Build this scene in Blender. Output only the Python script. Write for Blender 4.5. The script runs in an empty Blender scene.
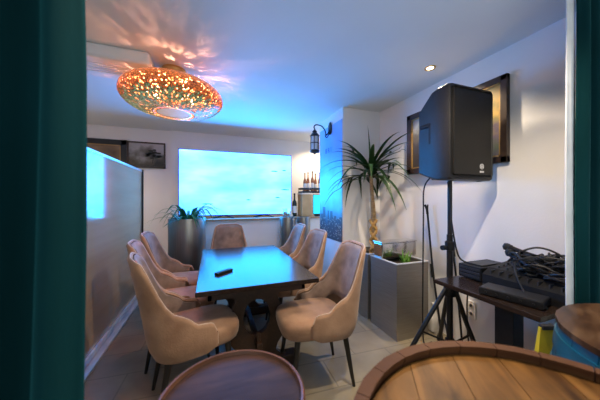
import bpy, bmesh, math, random
from mathutils import Vector, Matrix
random.seed(7)
S = bpy.context.scene
C = S.collection
PI = math.pi

# ------------------------------------------------------------------ camera, world, lights, exposure
cam_d = bpy.data.cameras.new('camera')
cam = bpy.data.objects.new('camera', cam_d); C.objects.link(cam)
cam.location = (0, 0, 1.35)
cam.rotation_euler = (math.radians(90), 0, math.radians(-20))
cam_d.sensor_width = 36; cam_d.lens = 14.7; cam_d.shift_y = -1/600
cam_d.clip_start = 0.02
cam_d.dof.use_dof = True; cam_d.dof.focus_distance = 2.6; cam_d.dof.aperture_fstop = 2.6
S.camera = cam
S.view_settings.view_transform = 'Standard'
S.view_settings.look = 'None'
S.view_settings.exposure = 0.5
S.view_settings.gamma = 1.0
S.view_settings.use_curve_mapping = False
w = bpy.data.worlds.new('world'); S.world = w; w.use_nodes = True
w.node_tree.nodes['Background'].inputs[0].default_value = (0.85, 0.97, 1.0, 1)
w.node_tree.nodes['Background'].inputs[1].default_value = 0.95

def lamp(name, typ, loc, power, color, radius=0.03, rot=(0, 0, 0), spot=None, blend=0.6):
    d = bpy.data.lights.new(name, typ); d.energy = power; d.color = color
    d.shadow_soft_size = radius
    if spot: d.spot_size = math.radians(spot); d.spot_blend = blend
    o = bpy.data.objects.new(name, d); C.objects.link(o); o.location = loc; o.rotation_euler = rot
    return o
WARM = (1.0, 0.82, 0.60)
TV_COL = (0.26, 1.0, 4.6)
TV_POWER = 1.0
TV_GLOW = 40
PENDANT_W = 140
SPOT_W = 80

# ------------------------------------------------------------------ node helpers
def srgb(r, g, b):
    def f(v):
        v /= 255
        return v/12.92 if v <= .04045 else ((v+.055)/1.055)**2.4
    return (f(r), f(g), f(b), 1)

def mat(name, col, rough=.5, metal=0, spec=.5, noise=None, bump=None, coat=0, sheen=0, col2=None, emit=None, stretch=(1, 1, 1), trans=0, aniso=0):
    m = bpy.data.materials.new(name); m.use_nodes = True
    nt = m.node_tree; N = nt.nodes; L = nt.links
    p = N['Principled BSDF']
    p.inputs['Base Color'].default_value = col
    p.inputs['Roughness'].default_value = rough
    p.inputs['Metallic'].default_value = metal
    p.inputs['Specular IOR Level'].default_value = spec
    p.inputs['Coat Weight'].default_value = coat
    p.inputs['Coat Roughness'].default_value = .08
    p.inputs['Sheen Weight'].default_value = sheen
    p.inputs['Transmission Weight'].default_value = trans
    p.inputs['Anisotropic'].default_value = aniso
    if emit:
        p.inputs['Emission Color'].default_value = emit[0]; p.inputs['Emission Strength'].default_value = emit[1]
    tc = N.new('ShaderNodeTexCoord'); mp = N.new('ShaderNodeMapping')
    L.new(tc.outputs['Object'], mp.inputs[0]); mp.inputs['Scale'].default_value = stretch
    if noise:
        n = N.new('ShaderNodeTexNoise'); n.inputs['Scale'].default_value = noise; n.inputs['Detail'].default_value = 4
        L.new(mp.outputs[0], n.inputs['Vector'])
        r = N.new('ShaderNodeValToRGB'); r.color_ramp.elements[0].position = .3; r.color_ramp.elements[1].position = .7
        c2 = col2 or tuple(min(1, c*1.35) for c in col[:3]) + (1,)
        r.color_ramp.elements[0].color = col; r.color_ramp.elements[1].color = c2
        L.new(n.outputs['Fac'], r.inputs[0]); L.new(r.outputs[0], p.inputs['Base Color'])
    if bump:
        n2 = N.new('ShaderNodeTexNoise'); n2.inputs['Scale'].default_value = bump[0]; n2.inputs['Detail'].default_value = 3
        L.new(mp.outputs[0], n2.inputs['Vector'])
        b = N.new('ShaderNodeBump'); b.inputs['Strength'].default_value = bump[1]; b.inputs['Distance'].default_value = .01
        L.new(n2.outputs['Fac'], b.inputs['Height']); L.new(b.outputs[0], p.inputs['Normal'])
    return m

M = {}
M['wall'] = mat('white plaster', (.80, .78, .77, 1), .85, noise=3, col2=(.83, .81, .80, 1), bump=(60, .08))
M['ceil'] = mat('ceiling paint', (.78, .80, .80, 1), .8, noise=2, col2=(.81, .83, .83, 1))
M['black'] = mat('black plastic', (.007, .007, .008, 1), .5, spec=.3, noise=40, col2=(.012, .012, .013, 1), bump=(300, .15))
M['blackmetal'] = mat('black metal', (.012, .012, .014, 1), .35, metal=.3, noise=20, col2=(.02, .02, .022, 1))
M['blacksoft'] = mat('black rubber cable', (.010, .010, .012, 1), .55, noise=20)
M['speaker'] = mat('speaker coating', (.014, .014, .015, 1), .42, noise=60, spec=.35, bump=(220, .3))
M['velvet'] = mat('taupe velvet', (.24, .125, .068, 1), .8, noise=6, sheen=.2, col2=(.42, .245, .145, 1), bump=(90, .15))
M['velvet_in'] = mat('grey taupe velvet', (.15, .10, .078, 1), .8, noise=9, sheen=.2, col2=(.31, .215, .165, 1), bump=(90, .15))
M['piping'] = mat('pale piping', (.42, .30, .23, 1), .7, noise=30, sheen=.3)
M['legblack'] = mat('black lacquered wood', (.010, .009, .009, 1), .35, noise=30)
M['tabledark'] = mat('dark stained wood', (.022, .010, .006, 1), .42, noise=6, stretch=(8, 1, 8), col2=(.045, .02, .010, 1), bump=(30, .1))
M['tabletop'] = mat('dark lacquered table wood', (.016, .010, .008, 1), .2, spec=.2, noise=6, stretch=(9, 1, 9), col2=(.035, .022, .016, 1))
M['steel'] = mat('brushed steel', (.30, .28, .26, 1), .32, metal=1, noise=3, stretch=(60, 60, 1), col2=(.40, .37, .34, 1), bump=(3, .1))
M['steel_planter'] = mat('brushed steel sheet', (.34, .32, .29, 1), .42, metal=.85, noise=3, stretch=(2, 2, 60), col2=(.42, .40, .36, 1))
M['bright_steel'] = mat('polished steel', (.75, .73, .68, 1), .14, metal=1, noise=6, col2=(.62, .6, .55, 1), bump=(9, .4))
M['alu'] = mat('aluminium rail', (.62, .64, .66, 1), .35, metal=.6, noise=5)
M['teal'] = mat('teal velvet curtain', (.0, .017, .020, 1), .9, spec=.1, sheen=.14, noise=5, stretch=(1, 1, .3), col2=(.001, .026, .033, 1), bump=(80, .1))
M['teal'].node_tree.nodes['Principled BSDF'].inputs['Sheen Tint'].default_value = (.1, .8, .9, 1)
M['lining'] = mat('white curtain lining', (.62, .62, .64, 1), .8, noise=6)
M['soil'] = mat('soil', (.018, .012, .008, 1), .95, noise=40, col2=(.05, .035, .02, 1), bump=(60, 1))
M['leaf'] = mat('green leaf', (.012, .042, .012, 1), .4, noise=6, col2=(.035, .095, .025, 1))
M['leaf_light'] = mat('bright leaf', (.10, .28, .03, 1), .45, noise=8, col2=(.2, .42, .06, 1))
M['bark'] = mat('palm bark', (.22, .14, .075, 1), .85, noise=18, stretch=(1, 1, 4), col2=(.36, .25, .13, 1), bump=(40, .8))
M['braid'] = mat('golden braided wood', (.42, .22, .055, 1), .55, noise=20, col2=(.62, .36, .11, 1), bump=(40, .4))
M['copper'] = mat('copper mosaic metal', (.42, .15, .045, 1), .42, metal=.6, noise=26, col2=(.58, .26, .09, 1))
M['brass'] = mat('brass canopy', (.55, .33, .12, 1), .35, metal=.9, noise=10)
M['bulb'] = mat('glowing bulb', (1, .8, .5, 1), .4, emit=((1, .75, .45, 1), 14), noise=2)
M['diffuser'] = mat('frosted lamp glass', (.42, .22, .09, 1), .5, emit=((1, .55, .25, 1), .28), noise=30, col2=(.5, .28, .13, 1))
M['downlight'] = mat('lit spot lens', (1, .95, .85, 1), .3, emit=((1, .82, .5, 1), 8), noise=2)
M['oak'] = mat('old oak', (.06, .021, .008, 1), .6, spec=.2, noise=4, stretch=(1, 1, 12), col2=(.11, .046, .018, 1), bump=(25, .25))
M['turq'] = mat('turquoise painted staves', (.0, .055, .085, 1), .32, noise=5, col2=(.0, .085, .125, 1), coat=.3)
M['iron'] = mat('dark hoop iron', (.05, .05, .05, 1), .4, metal=.8, noise=15)
M['bar_wood'] = mat('dark stool wood', (.030, .024, .026, 1), .45, noise=5, stretch=(1, 7, 1), col2=(.055, .042, .042, 1))
M['stool_rim'] = mat('reddish rim wood', (.08, .032, .016, 1), .4, noise=8, col2=(.13, .055, .03, 1))
M['frame_dark'] = mat('dark picture frame', (.030, .016, .010, 1), .4, noise=20, col2=(.05, .028, .018, 1))
M['frame_black'] = mat('black picture frame', (.012, .013, .016, 1), .45, noise=20)
M['gilt'] = mat('gilt slip', (.35, .22, .08, 1), .45, metal=.6, noise=20)
M['white_plastic'] = mat('white plastic', (.72, .70, .66, 1), .4, noise=10)
M['ledge'] = mat('tan oak ledge', (.34, .22, .13, 1), .45, noise=5, stretch=(1, 12, 12), col2=(.42, .29, .18, 1))
M['beige'] = mat('kraft beige', (.50, .33, .15, 1), .6, noise=8, col2=(.58, .40, .2, 1))
M['glassdark'] = mat('dark bottle glass', (.02, .03, .02, 1), .08, noise=6)
M['amber'] = mat('amber bottle glass', (.35, .13, .05, 1), .12, noise=6, col2=(.45, .2, .09, 1))
M['clear'] = mat('clear glass', (.85, .85, .82, 1), .05, trans=.85, noise=4, col2=(.9, .9, .88, 1))
M['yellow'] = mat('yellow plastic', (.50, .40, .02, 1), .4, noise=10)
M['cream'] = mat('cream ceramic', (.7, .62, .5, 1), .35, noise=8)
M['label_white'] = mat('paper label', (.7, .66, .58, 1), .6, noise=30)
M['logo'] = mat('pale logo print', (.6, .6, .62, 1), .4, noise=30)
M['bluering'] = mat('blue metal ring', (.08, .2, .6, 1), .3, metal=.4, noise=10)
M['charcoal'] = mat('charcoal lacquer', (.018, .018, .02, 1), .45, noise=8)
M['bag'] = mat('white plastic bag', (.6, .58, .55, 1), .45, noise=6, bump=(14, .8))

def floor_mat():
    m = mat('stone floor tiles', (.15, .14, .125, 1), .38)
    nt = m.node_tree; N = nt.nodes; L = nt.links; p = N['Principled BSDF']
    tc = N.new('ShaderNodeTexCoord'); br = N.new('ShaderNodeTexBrick')
    mp = N.new('ShaderNodeMapping'); mp.inputs['Location'].default_value = (.12, .2, 0); mp.inputs['Rotation'].default_value = (0, 0, math.radians(3))
    L.new(tc.outputs['Object'], mp.inputs[0]); L.new(mp.outputs[0], br.inputs['Vector'])
    br.inputs['Scale'].default_value = 1; br.inputs['Brick Width'].default_value = .6; br.inputs['Row Height'].default_value = .3
    br.inputs['Mortar Size'].default_value = .006; br.inputs['Bias'].default_value = 0
    n = N.new('ShaderNodeTexNoise'); n.inputs['Scale'].default_value = 3; n.inputs['Detail'].default_value = 6
    L.new(tc.outputs['Object'], n.inputs['Vector'])
    r = N.new('ShaderNodeValToRGB'); r.color_ramp.elements[0].color = (.20, .165, .115, 1); r.color_ramp.elements[1].color = (.33, .28, .19, 1)
    r.color_ramp.elements[0].position = .3; r.color_ramp.elements[1].position = .7
    L.new(n.outputs['Fac'], r.inputs[0])
    hs = N.new('ShaderNodeMixRGB'); hs.blend_type = 'MULTIPLY'; hs.inputs[0].default_value = .5
    br.inputs['Color1'].default_value = (.8, .8, .8, 1); br.inputs['Color2'].default_value = (1, 1, 1, 1); br.inputs['Mortar'].default_value = (.35, .33, .3, 1)
    L.new(r.outputs[0], hs.inputs[1]); L.new(br.outputs['Color'], hs.inputs[2]); L.new(hs.outputs[0], p.inputs['Base Color'])
    b = N.new('ShaderNodeBump'); b.inputs['Strength'].default_value = .3; b.inputs['Distance'].default_value = .01; b.invert = True
    L.new(br.outputs['Fac'], b.inputs['Height']); L.new(b.outputs[0], p.inputs['Normal'])
    return m
M['floor'] = floor_mat()

def ramp(N, stops):
    r = N.new('ShaderNodeValToRGB'); e = r.color_ramp.elements
    e[0].position, e[0].color = stops[0]; e[1].position, e[1].color = stops[-1]
    for p_, c_ in stops[1:-1]:
        x = e.new(p_); x.color = c_
    return r

def tv_mat():
    m = bpy.data.materials.new('tv picture'); m.use_nodes = True
    nt = m.node_tree; N = nt.nodes; L = nt.links; p = N['Principled BSDF']
    p.inputs['Base Color'].default_value = (.01, .01, .01, 1); p.inputs['Roughness'].default_value = .25
    tc = N.new('ShaderNodeTexCoord'); mp = N.new('ShaderNodeMapping'); mp.inputs['Scale'].default_value = (1, 1, 2.6)
    L.new(tc.outputs['Object'], mp.inputs[0])
    n = N.new('ShaderNodeTexNoise'); n.inputs['Scale'].default_value = 1.1; n.inputs['Detail'].default_value = 3
    L.new(mp.outputs[0], n.inputs['Vector'])
    a = TV_COL
    r = ramp(N, [(.34, (a[0]*.62, a[1]*.92, a[2]*.92, 1)), (.5, (a[0]*1.1, a[1], a[2], 1)), (.66, (a[0]*1.8, a[1]*1.12, a[2]*1.0, 1))])
    L.new(n.outputs['Fac'], r.inputs[0]); L.new(r.outputs[0], p.inputs['Emission Color'])
    p.inputs['Emission Strength'].default_value = TV_POWER
    return m
M['tv'] = tv_mat()

def picture_mat(name, stops, scale=4, vert=1.0, seed=0.0):
    """painted canvas: vertical colour bands broken up by noise"""
    m = bpy.data.materials.new(name); m.use_nodes = True
    nt = m.node_tree; N = nt.nodes; L = nt.links; p = N['Principled BSDF']
    p.inputs['Roughness'].default_value = .45
    tc = N.new('ShaderNodeTexCoord'); sp = N.new('ShaderNodeSeparateXYZ'); L.new(tc.outputs['Object'], sp.inputs[0])
    mp = N.new('ShaderNodeMapping'); mp.inputs['Location'].default_value = (seed, seed, seed); L.new(tc.outputs['Object'], mp.inputs[0])
    n = N.new('ShaderNodeTexNoise'); n.inputs['Scale'].default_value = scale; n.inputs['Detail'].default_value = 5
    L.new(mp.outputs[0], n.inputs['Vector'])
    ma = N.new('ShaderNodeMath'); ma.operation = 'MULTIPLY_ADD'; ma.inputs[1].default_value = vert; L.new(sp.outputs['Z'], ma.inputs[0])
    mb = N.new('ShaderNodeMath'); mb.operation = 'MULTIPLY_ADD'; mb.inputs[1].default_value = .9; mb.inputs[2].default_value = .05
    L.new(n.outputs['Fac'], mb.inputs[0]); L.new(mb.outputs[0], ma.inputs[2])
    r = ramp(N, stops); L.new(ma.outputs[0], r.inputs[0]); L.new(r.outputs[0], p.inputs['Base Color'])
    return m

# ------------------------------------------------------------------ mesh builder
class MB:
    def __init__(s): s.bm = bmesh.new(); s.wn = False
    def box(s, x0, x1, y0, y1, z0, z1, bev=0, seg=2, mtx=None):
        t = bmesh.new(); bmesh.ops.create_cube(t, size=1)
        for v in t.verts:
            v.co = Vector(((x0+x1)/2+v.co.x*(x1-x0), (y0+y1)/2+v.co.y*(y1-y0), (z0+z1)/2+v.co.z*(z1-z0)))
        if bev: s.wn = True; bmesh.ops.bevel(t, geom=list(t.edges), offset=bev, segments=seg, affect='EDGES', profile=.5)
        return s._merge(t, mtx)
    def _merge(s, t, mtx=None):
        if mtx is not None: bmesh.ops.transform(t, matrix=mtx, verts=t.verts)
        me = bpy.data.meshes.new('t'); t.to_mesh(me); t.free(); s.bm.from_mesh(me); bpy.data.meshes.remove(me); return s
    def lathe(s, prof, n=32, c=(0, 0, 0), cap0=True, cap1=True, mtx=None):
        t = bmesh.new(); rings = []
        for r, z in prof:
            rings.append([t.verts.new((c[0]+r*math.cos(2*PI*i/n), c[1]+r*math.sin(2*PI*i/n), c[2]+z)) for i in range(n)])
        for a, b in zip(rings, rings[1:]):
            for i in range(n): t.faces.new((a[i], a[(i+1) % n], b[(i+1) % n], b[i]))
        if cap0: t.faces.new(rings[0][::-1])
        if cap1: t.faces.new(rings[-1])
        bmesh.ops.recalc_face_normals(t, faces=t.faces)
        return s._merge(t, mtx)
    def tube(s, pts, r, n=8, cap=True):
        t = bmesh.new(); P = [Vector(p) for p in pts]; k = len(P)
        rr = r if isinstance(r, (list, tuple)) else [r]*k
        up = None; rings = []
        for i in range(k):
            d = (P[min(i+1, k-1)]-P[max(i-1, 0)]).normalized()
            if up is None: up = Vector((0, 0, 1)) if abs(d.z) < .9 else Vector((1, 0, 0))
            u = up-d*up.dot(d)
            if u.length < 1e-5: u = d.orthogonal()
            u.normalize(); up = u; vv = d.cross(u)
            rings.append([t.verts.new(P[i]+(u*math.cos(2*PI*j/n)+vv*math.sin(2*PI*j/n))*rr[i]) for j in range(n)])
        for a, b in zip(rings, rings[1:]):
            for i in range(n): t.faces.new((a[i], a[(i+1) % n], b[(i+1) % n], b[i]))
        if cap: t.faces.new(rings[0][::-1]); t.faces.new(rings[-1])
        bmesh.ops.recalc_face_normals(t, faces=t.faces)
        return s._merge(t)
    def prism(s, outline, y0, y1, axis='y', holes=()):
        """outline of (a,b) points extruded along an axis; with holes uses triangle fill"""
        t = bmesh.new()
        def P(a, b, d): return {'y': (a, d, b), 'x': (d, a, b), 'z': (a, b, d)}[axis]
        es = []
        for loop in [outline]+list(holes):
            vs = [t.verts.new(P(a, b, y0)) for a, b in loop]
            es += [t.edges.new((vs[i], vs[(i+1) % len(vs)])) for i in range(len(vs))]
        bmesh.ops.triangle_fill(t, edges=es, use_beauty=True)
        r = bmesh.ops.extrude_face_region(t, geom=list(t.faces))
        dv = Vector(P(0, 0, y1))-Vector(P(0, 0, y0))
        bmesh.ops.translate(t, verts=[e for e in r['geom'] if isinstance(e, bmesh.types.BMVert)], vec=dv)
        bmesh.ops.recalc_face_normals(t, faces=t.faces)
        return s._merge(t)
    def blade(s, pts, w, side, fold=.25):
        """a leaf: strip along pts with width profile, folded along the midrib"""
        t = bmesh.new(); k = len(pts); rows = []
        sd = Vector(side).normalized()
        for i, p in enumerate(pts):
            f = i/(k-1); ww = w*max(.03, (1-f**2.2))*(.55+.45*min(1, f*5))
            p = Vector(p); d = (Vector(pts[min(i+1, k-1)])-Vector(pts[max(i-1, 0)])).normalized(); nn = d.cross(sd).normalized()
            rows.append([t.verts.new(p+sd*ww+nn*ww*fold), t.verts.new(p), t.verts.new(p-sd*ww+nn*ww*fold)])
        for a, b in zip(rows, rows[1:]):
            for i in range(2): t.faces.new((a[i], a[i+1], b[i+1], b[i]))
        g = bmesh.ops.solidify(t, geom=list(t.faces), thickness=.0012)
        return s._merge(t)
    def build(s, name, m, parent=None, smooth=True, angle=40, sub=0):
        me = bpy.data.meshes.new(name); s.bm.to_mesh(me); s.bm.free()
        me.materials.append(m)
        if smooth:
            for f in me.polygons: f.use_smooth = True
            try: me.set_sharp_from_angle(angle=math.radians(angle))
            except Exception: pass
        o = bpy.data.objects.new(name, me); C.objects.link(o)
        if parent: o.parent = parent
        if s.wn and smooth:
            md = o.modifiers.new('wn', 'WEIGHTED_NORMAL'); md.keep_sharp = True; md.weight = 100
        if sub:
            md = o.modifiers.new('sub', 'SUBSURF'); md.levels = sub; md.render_levels = sub
        return o

def thing(name, label, cat, loc=(0, 0, 0), rz=0, group=None):
    o = bpy.data.objects.new(name, None); C.objects.link(o); o.empty_display_size = .05
    o.location = loc; o.rotation_euler = (0, 0, rz); o['label'] = label; o['category'] = cat
    if group: o['group'] = group
    return o
def tag(o, label, cat, group=None, kind=None):
    o['label'] = label; o['category'] = cat
    if group: o['group'] = group
    if kind: o['kind'] = kind
    return o
def place(o, loc, rz=0):
    o.location = loc; o.rotation_euler = (0, 0, rz); return o
def dup(root, loc, rz, label, group=None):
    r = root.copy(); C.objects.link(r); r.location = loc; r.rotation_euler = (0, 0, rz); r['label'] = label
    if group: r['group'] = group
    for ch in list(root.children):
        c = ch.copy(); C.objects.link(c); c.parent = r
        for g in ch.children:
            d = g.copy(); C.objects.link(d); d.parent = c
    return r
def struct(name, mb, m, label=None, smooth=False):
    o = mb.build(name, m, smooth=smooth); o['kind'] = 'structure'
    if label: o['label'] = label
    return o
def bez(a, b, c, n=12):
    a, b, c = Vector(a), Vector(b), Vector(c)
    return [a*(1-t)**2+b*2*t*(1-t)+c*t*t for t in [i/n for i in range(n+1)]]
def cat_rom(P, n=8):
    P = [Vector(p) for p in P]; P = [P[0]]+P+[P[-1]]; out = []
    for i in range(1, len(P)-2):
        for k in range(n):
            t = k/n; a, b, c, d = P[i-1], P[i], P[i+1], P[i+2]
            out.append(.5*((2*b)+(c-a)*t+(2*a-5*b+4*c-d)*t*t+(3*b-a-3*c+d)*t**3))
    out.append(P[-2]); return out

# ------------------------------------------------------------------ setting
H = 2.55
struct('floor', MB().box(-2.6, 3.2, -1.6, 5.0, -.1, 0), M['floor'], 'grey brown stone tiled floor')
struct('ceiling', MB().box(-2.6, 3.2, -1.6, 5.0, H, H+.1), M['ceil'], 'white painted ceiling')
struct('wall_right', MB().box(2.2, 2.3, -1.6, 2.9, 0, H), M['wall'], 'white wall on the right behind the speaker')
struct('wall_pillar', MB().box(1.62, 2.3, 2.81, 3.53, 0, H), M['wall'], 'white pillar beside the palm')
struct('wall_back', MB().box(-.66, 3.2, 4.80, 4.95, 0, H), M['wall'], 'white back wall behind the screen')
struct('wall_back_left', MB().box(-2.6, -.66, 4.85, 4.95, 0, H), M['wall'], 'white back wall with two paintings')
struct('wall_left', MB().box(-2.7, -2.6, -1.6, 5.0, 0, H), M['wall'], 'white left side wall')
struct('wall_bar', MB().box(3.1, 3.2, 3.53, 4.8, 0, H), M['wall'], 'white wall of the bar corner behind the pillar')

# low counter wall below the screen
t = thing('counter', 'low white counter wall with tan wooden ledge under the screen', 'counter', (0, 0, 0))
MB().box(-.55, 3.0, 4.07, 4.42, 0, 1.005).build('body', M['wall'], t, smooth=False)
MB().box(-.58, 3.05, 4.03, 4.46, 1.005, 1.035, .006).build('ledge', M['ledge'], t)

# hanging air box on the ceiling
t = thing('air_unit', 'white rounded ceiling unit behind the copper lamp', 'air conditioner', (-.466, 2.3, H))
m_ = MB(); m_.box(-.60, 0, -.01, .40, -.108, 0, .03, 4); m_.build('casing', M['ceil'], t)
m_ = MB()
for k in range(4): m_.box(-.54, -.06, 0.10+k*.05, .115+k*.05, -.111, -.106)
m_.build('louvre', M['white_plastic'], t, smooth=False)

# ------------------------------------------------------------------ television
t = thing('television', 'huge flat television showing bright pale blue sea on counter ledge', 'television', (.447, 4.2, 1.035))
MB().box(-.921, .921, 0, .05, .04, 1.10, .008).build('casing', M['black'], t)
scr = MB().box(-.909, .909, -.004, .002, .055, 1.088).build('screen', M['tv'], t, smooth=False)
mm = mat('dark sea mark', (.02, .3, .35, 1), .3, noise=20, emit=((.03, .6, .7, 1), .6))
for x, z, wd in ((-.50, .235, .10), (.60, .80, .07), (.80, .48, .09), (.66, .34, .05), (.15, .30, .04), (.78, .82, .04)):
    m_ = MB(); m_.prism([(x-wd, z), (x-wd*.3, z+.012), (x+wd*.4, z+.009), (x+wd, z+.003), (x+wd*.5, z-.008), (x-wd*.5, z-.007)], -.006, -.0035); m_.build('picture_mark', mm, scr, smooth=False)
for x in (-.25, .42):
    f = MB(); f.tube([(x-.16, -.05, .008), (x, .02, .042), (x+.16, -.05, .008)], .008)
    f.tube([(x-.16, .1, .008), (x, .03, .042), (x+.16, .1, .008)], .008); f.build('foot', M['blackmetal'], t)

tl = lamp('tv_glow', 'AREA', (.447, 4.185, 1.58), TV_GLOW, (.0, .40, 1.0), rot=(-PI/2, 0, 0))
tl.data.shape = 'RECTANGLE'; tl.data.size = 1.8; tl.data.size_y = 1.0
# ------------------------------------------------------------------ partition
t = thing('partition', 'tall glossy grey folding partition panel beside the dining chairs', 'partition', (-.94, 0, 0))
def part_mat():
    m = mat('glossy grey laminate', (.40, .29, .18, 1), .09, spec=.8, noise=1.5, stretch=(1, .4, 5), col2=(.46, .35, .22, 1))
    m.node_tree.nodes['Principled BSDF'].inputs['IOR'].default_value = 1.9
    return m
MB().box(-.03, 0, 1.15, 4.12, .07, 1.745).build('panel', part_mat(), t, smooth=False)
MB().box(-.036, .006, 1.15, 4.12, 1.745, 1.77, .003).build('top_rail', M['alu'], t)
m_ = MB(); m_.box(-.04, .022, 1.15, 4.12, .03, .075, .004); m_.box(-.04, .07, 1.15, 4.12, 0, .022, .003); m_.build('bottom_rail', M['alu'], t)
MB().box(-.045, .015, 4.12, 4.16, 0, 1.775, .004).build('end_post', M['blackmetal'], t)

# ------------------------------------------------------------------ paintings
def painting(name, label, wdt, hgt, fw, loc, rz, stops, fm, slip=True, mat_w=0, seed=0, vert=.8, scale=4):
    t = thing(name, label, 'painting', loc, rz)      # local: x along width, front at -y, z up from the centre
    m_ = MB()
    for (x0, x1, z0, z1) in ((-wdt/2, wdt/2, hgt/2-fw, hgt/2), (-wdt/2, wdt/2, -hgt/2, -hgt/2+fw), (-wdt/2, -wdt/2+fw, -hgt/2, hgt/2), (wdt/2-fw, wdt/2, -hgt/2, hgt/2)):
        m_.box(x0, x1, -.04, 0, z0, z1, .006)
    m_.build('frame', fm, t)
    iw, ih = wdt/2-fw, hgt/2-fw
    if mat_w:
        MB().box(-iw, iw, -.012, -.004, -ih, ih).build('mount', fm, t, smooth=False); iw -= mat_w; ih -= mat_w
    if slip:
        m_ = MB()
        for (x0, x1, z0, z1) in ((-iw, iw, ih-.012, ih), (-iw, iw, -ih, -ih+.012), (-iw, -iw+.012, -ih, ih), (iw-.012, iw, -ih, ih)):
            m_.box(x0, x1, -.03, -.01, z0, z1)
        m_.build('slip', M['gilt'], t, smooth=False)
    MB().box(-iw, iw, -.018, -.006, -ih, ih).build('canvas', picture_mat(name+' canvas', stops, scale, vert, seed), t, smooth=False)
    return t
painting('landscape_painting', 'small landscape painting with a dark tree on white back wall', .57, .44, .025, (-1.03, 4.845, 2.10), 0,
         [(.25, (.03, .025, .015, 1)), (.42, (.10, .08, .05, 1)), (.5, (.16, .15, .12, 1)), (.62, (.38, .36, .34, 1)), (.8, (.45, .42, .42, 1))], M['frame_dark'], slip=False, seed=3, vert=1.2)
o = [c for c in bpy.data.objects if c.name == 'landscape_painting'][0]
m_ = MB(); random.seed(4)
for k in range(26):
    a = random.uniform(0, 2*PI); rr = random.random()**.5
    m_.lathe([(.001, 0), (.022, .0), (.022, .003), (.001, .003)], 7, mtx=Matrix.Translation((.09+.13*rr*math.cos(a), -.019, .02+.075*rr*math.sin(a)))@Matrix.Rotation(PI/2, 4, 'X')@Matrix.Diagonal((1.4, .8, 1, 1)))
m_.tube([(.08, -.02, -.15), (.10, -.02, -.05), (.09, -.02, .03)], .008, 6)
m_.build('painted_tree', mat('painted dark foliage', (.035, .035, .022, 1), .5, noise=20, col2=(.07, .065, .04, 1)), o)
painting('black_framed_painting', 'dark painting in a wide black frame at far left of back wall', .66, .46, .085, (-1.645, 4.845, 2.095), 0,
         [(.3, (.10, .06, .03, 1)), (.5, (.20, .13, .07, 1)), (.7, (.30, .22, .15, 1))], M['frame_black'], slip=True, seed=8)
painting('portrait_painting', 'dark framed painting half hidden behind loudspeaker, near the palm', .53, .68, .06, (2.195, 2.005, 1.975), -PI/2,
         [(.15, (.03, .022, .015, 1)), (.42, (.05, .04, .03, 1)), (.55, (.12, .10, .07, 1)), (.68, (.42, .42, .38, 1)), (.9, (.3, .3, .3, 1))], M['frame_dark'], seed=5, vert=.9)
painting('gold_landscape_painting', 'framed golden green landscape painting jutting out right of the loudspeaker', .48, .69, .05, (2.195, 1.475, 1.985), -PI/2,
         [(.15, (.06, .10, .04, 1)), (.35, (.10, .07, .10, 1)), (.5, (.22, .17, .05, 1)), (.62, (.45, .28, .06, 1)), (.85, (.5, .36, .14, 1))], M['frame_dark'], seed=1, vert=.8, scale=6)

# ------------------------------------------------------------------ mural on the pillar
def mural_mat():
    m = bpy.data.materials.new('city at night print'); m.use_nodes = True
    nt = m.node_tree; N = nt.nodes; L = nt.links; p = N['Principled BSDF']; p.inputs['Roughness'].default_value = .35
    tc = N.new('ShaderNodeTexCoord'); sp = N.new('ShaderNodeSeparateXYZ'); L.new(tc.outputs['Object'], sp.inputs[0])
    n = N.new('ShaderNodeTexNoise'); n.inputs['Scale'].default_value = 5; n.inputs['Detail'].default_value = 5; L.new(tc.outputs['Object'], n.inputs['Vector'])
    ma = N.new('ShaderNodeMath'); ma.operation = 'MULTIPLY_ADD'; ma.inputs[1].default_value = .22; L.new(n.outputs['Fac'], ma.inputs[0]); L.new(sp.outputs['Z'], ma.inputs[2])
    r = ramp(N, [(.02, (.02, .03, .05, 1)), (.16, (.05, .08, .12, 1)), (.30, (.12, .28, .36, 1)), (.44, (.22, .75, .85, 1)), (.60, (.24, .75, .92, 1)), (.70, (.08, .30, .85, 1)), (.95, (.22, .45, .9, 1))])
    md = N.new('ShaderNodeMath'); md.operation = 'DIVIDE'; md.inputs[1].default_value = 1.6; L.new(ma.outputs[0], md.inputs[0])
    L.new(md.outputs[0], r.inputs[0]); L.new(r.outputs[0], p.inputs['Base Color'])
    return m
t = thing('wall_mural', 'tall blue seafront print on pillar beside the palm', 'wall print', (1.612, 3.17, .78))
MB().box(0, .007, -.345, .345, 0, 1.62).build('print', mural_mat(), t, smooth=False)
m_ = MB(); random.seed(11); y = -.34
while y < .32:
    wd = random.uniform(.03, .09); hh = random.uniform(.16, .46); m_.box(-.002, 0, y, min(.34, y+wd), .01, hh); y += wd+.004
sky = m_.build('printed_skyline', mat('printed dark buildings', (.03, .04, .06, 1), .4, noise=30, col2=(.10, .13, .16, 1), stretch=(1, 3, 1)), t, smooth=False)
m_ = MB()
for k in range(90):
    y = random.uniform(-.33, .33); z = random.uniform(.02, .30); m_.box(-.004, -.002, y, y+.012, z, z+.014)
m_.build('pattern', mat('printed pale windows', (.35, .36, .33, 1), .5, noise=9), sky, smooth=False)

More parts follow.
